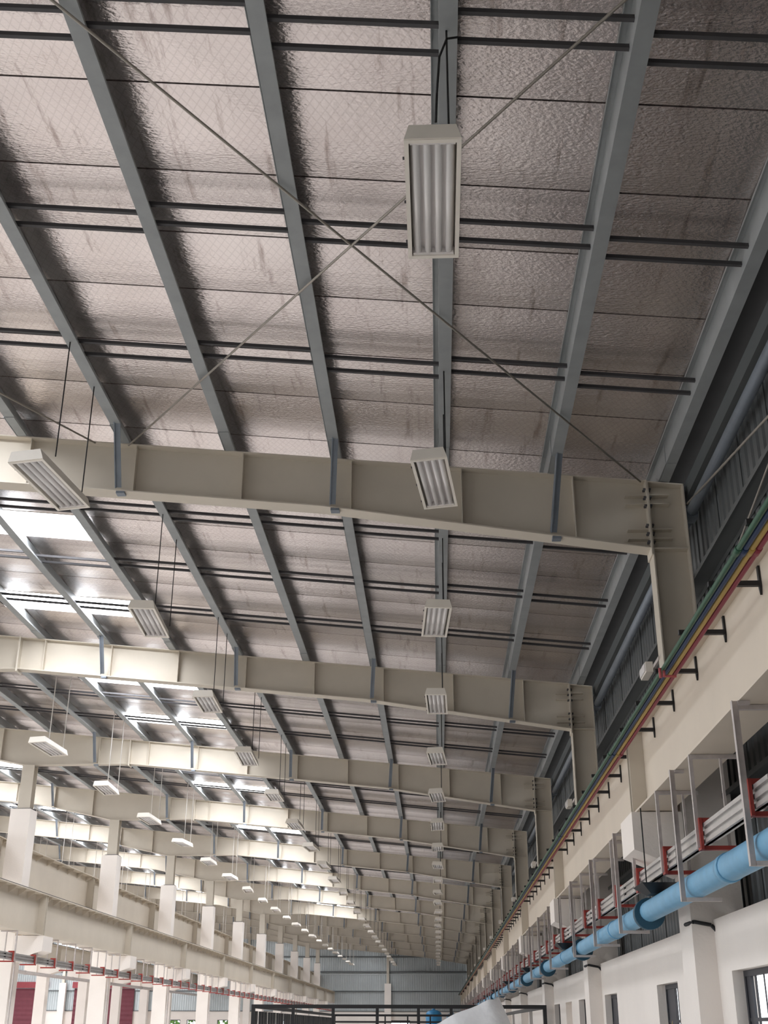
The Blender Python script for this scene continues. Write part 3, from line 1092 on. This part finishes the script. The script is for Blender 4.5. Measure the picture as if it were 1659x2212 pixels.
while yy < y1 - .4:
    obj('black_slat', sl, None, cg, (x0, yy, 0))
    yy += .42 if q % 3 else .6
    q += 1


def tank(x, y, r, h, m_, lab):
    t = thing('water_tank', lab, 'tank', (x, y, 0))
    m = MB()
    n = 24
    prof = [(r, .1), (r, h - r * .7), (r * .96, h - r * .45), (r * .8, h - r * .2), (r * .5, h - r * .06), (.05, h)]
    vs, fs = [], []
    for rr, z in prof:
        vs += [(rr * math.cos(2 * math.pi * i / n), rr * math.sin(2 * math.pi * i / n), z) for i in range(n)]
    for j in range(len(prof) - 1):
        for i in range(n):
            fs.append((j * n + i, j * n + (i + 1) % n, (j + 1) * n + (i + 1) % n, (j + 1) * n + i))
    obj('tank_shell', m.add(vs, fs, True), m_, t)
    obj('tank_cap', MB().tube((0, 0, h - .01), (0, 0, h + .06), .09, 12), m_, t)
    obj('tank_foot', MB().tube((0, 0, 0), (0, 0, .1), r * 1.02, 24), BLACK, t)
    obj('tank_band', MB().tube((0, 0, h * .62), (0, 0, h * .64), r * 1.01, 24, caps=False), m_, t)


tank(-.27, 70, .44, 2.45, TANKB, 'blue domed water tank standing behind the black cage')
tank(.75, 72, .33, 2.3, TANKG, 'smaller grey-blue tank beside the blue domed tank')

# foam slab wrapped in film, standing on the floor close to the viewer, leaning
fm = MB()
NXf, NZf = 22, 34
Wf, Tf, Hf = .50, .16, 2.06
vs, fs = [], []
for side in (0, 1):
    for j in range(NZf + 1):
        for i in range(NXf + 1):
            u, v = i / NXf, j / NZf
            x = (u - .5) * Wf
            z = v * Hf
            e = min(u, 1 - u, (1 - v) * Hf / Wf)
            th = Tf / 2 * min(1, (e / .10)) ** .5 if e < .10 else Tf / 2
            wob = .006 * math.sin(u * 17 + v * 23) + .006 * math.sin(v * 61 + u * 5)
            vs.append((x, (th + wob * (e > 0)) * (1 if side else -1), z))
n1 = (NXf + 1) * (NZf + 1)
for side in (0, 1):
    for j in range(NZf):
        for i in range(NXf):
            a = side * n1 + j * (NXf + 1) + i
            q = (a, a + 1, a + NXf + 2, a + NXf + 1)
            fs.append(q if not side else q[::-1])
fo = obj('foam_slab', fm.add(vs, fs, True), FOAM, None, (.585, 3.6, .15), rot=(-.7, -.38, 0))
tag(fo, 'white film-wrapped foam slab leaning close to the viewer', 'foam slab')
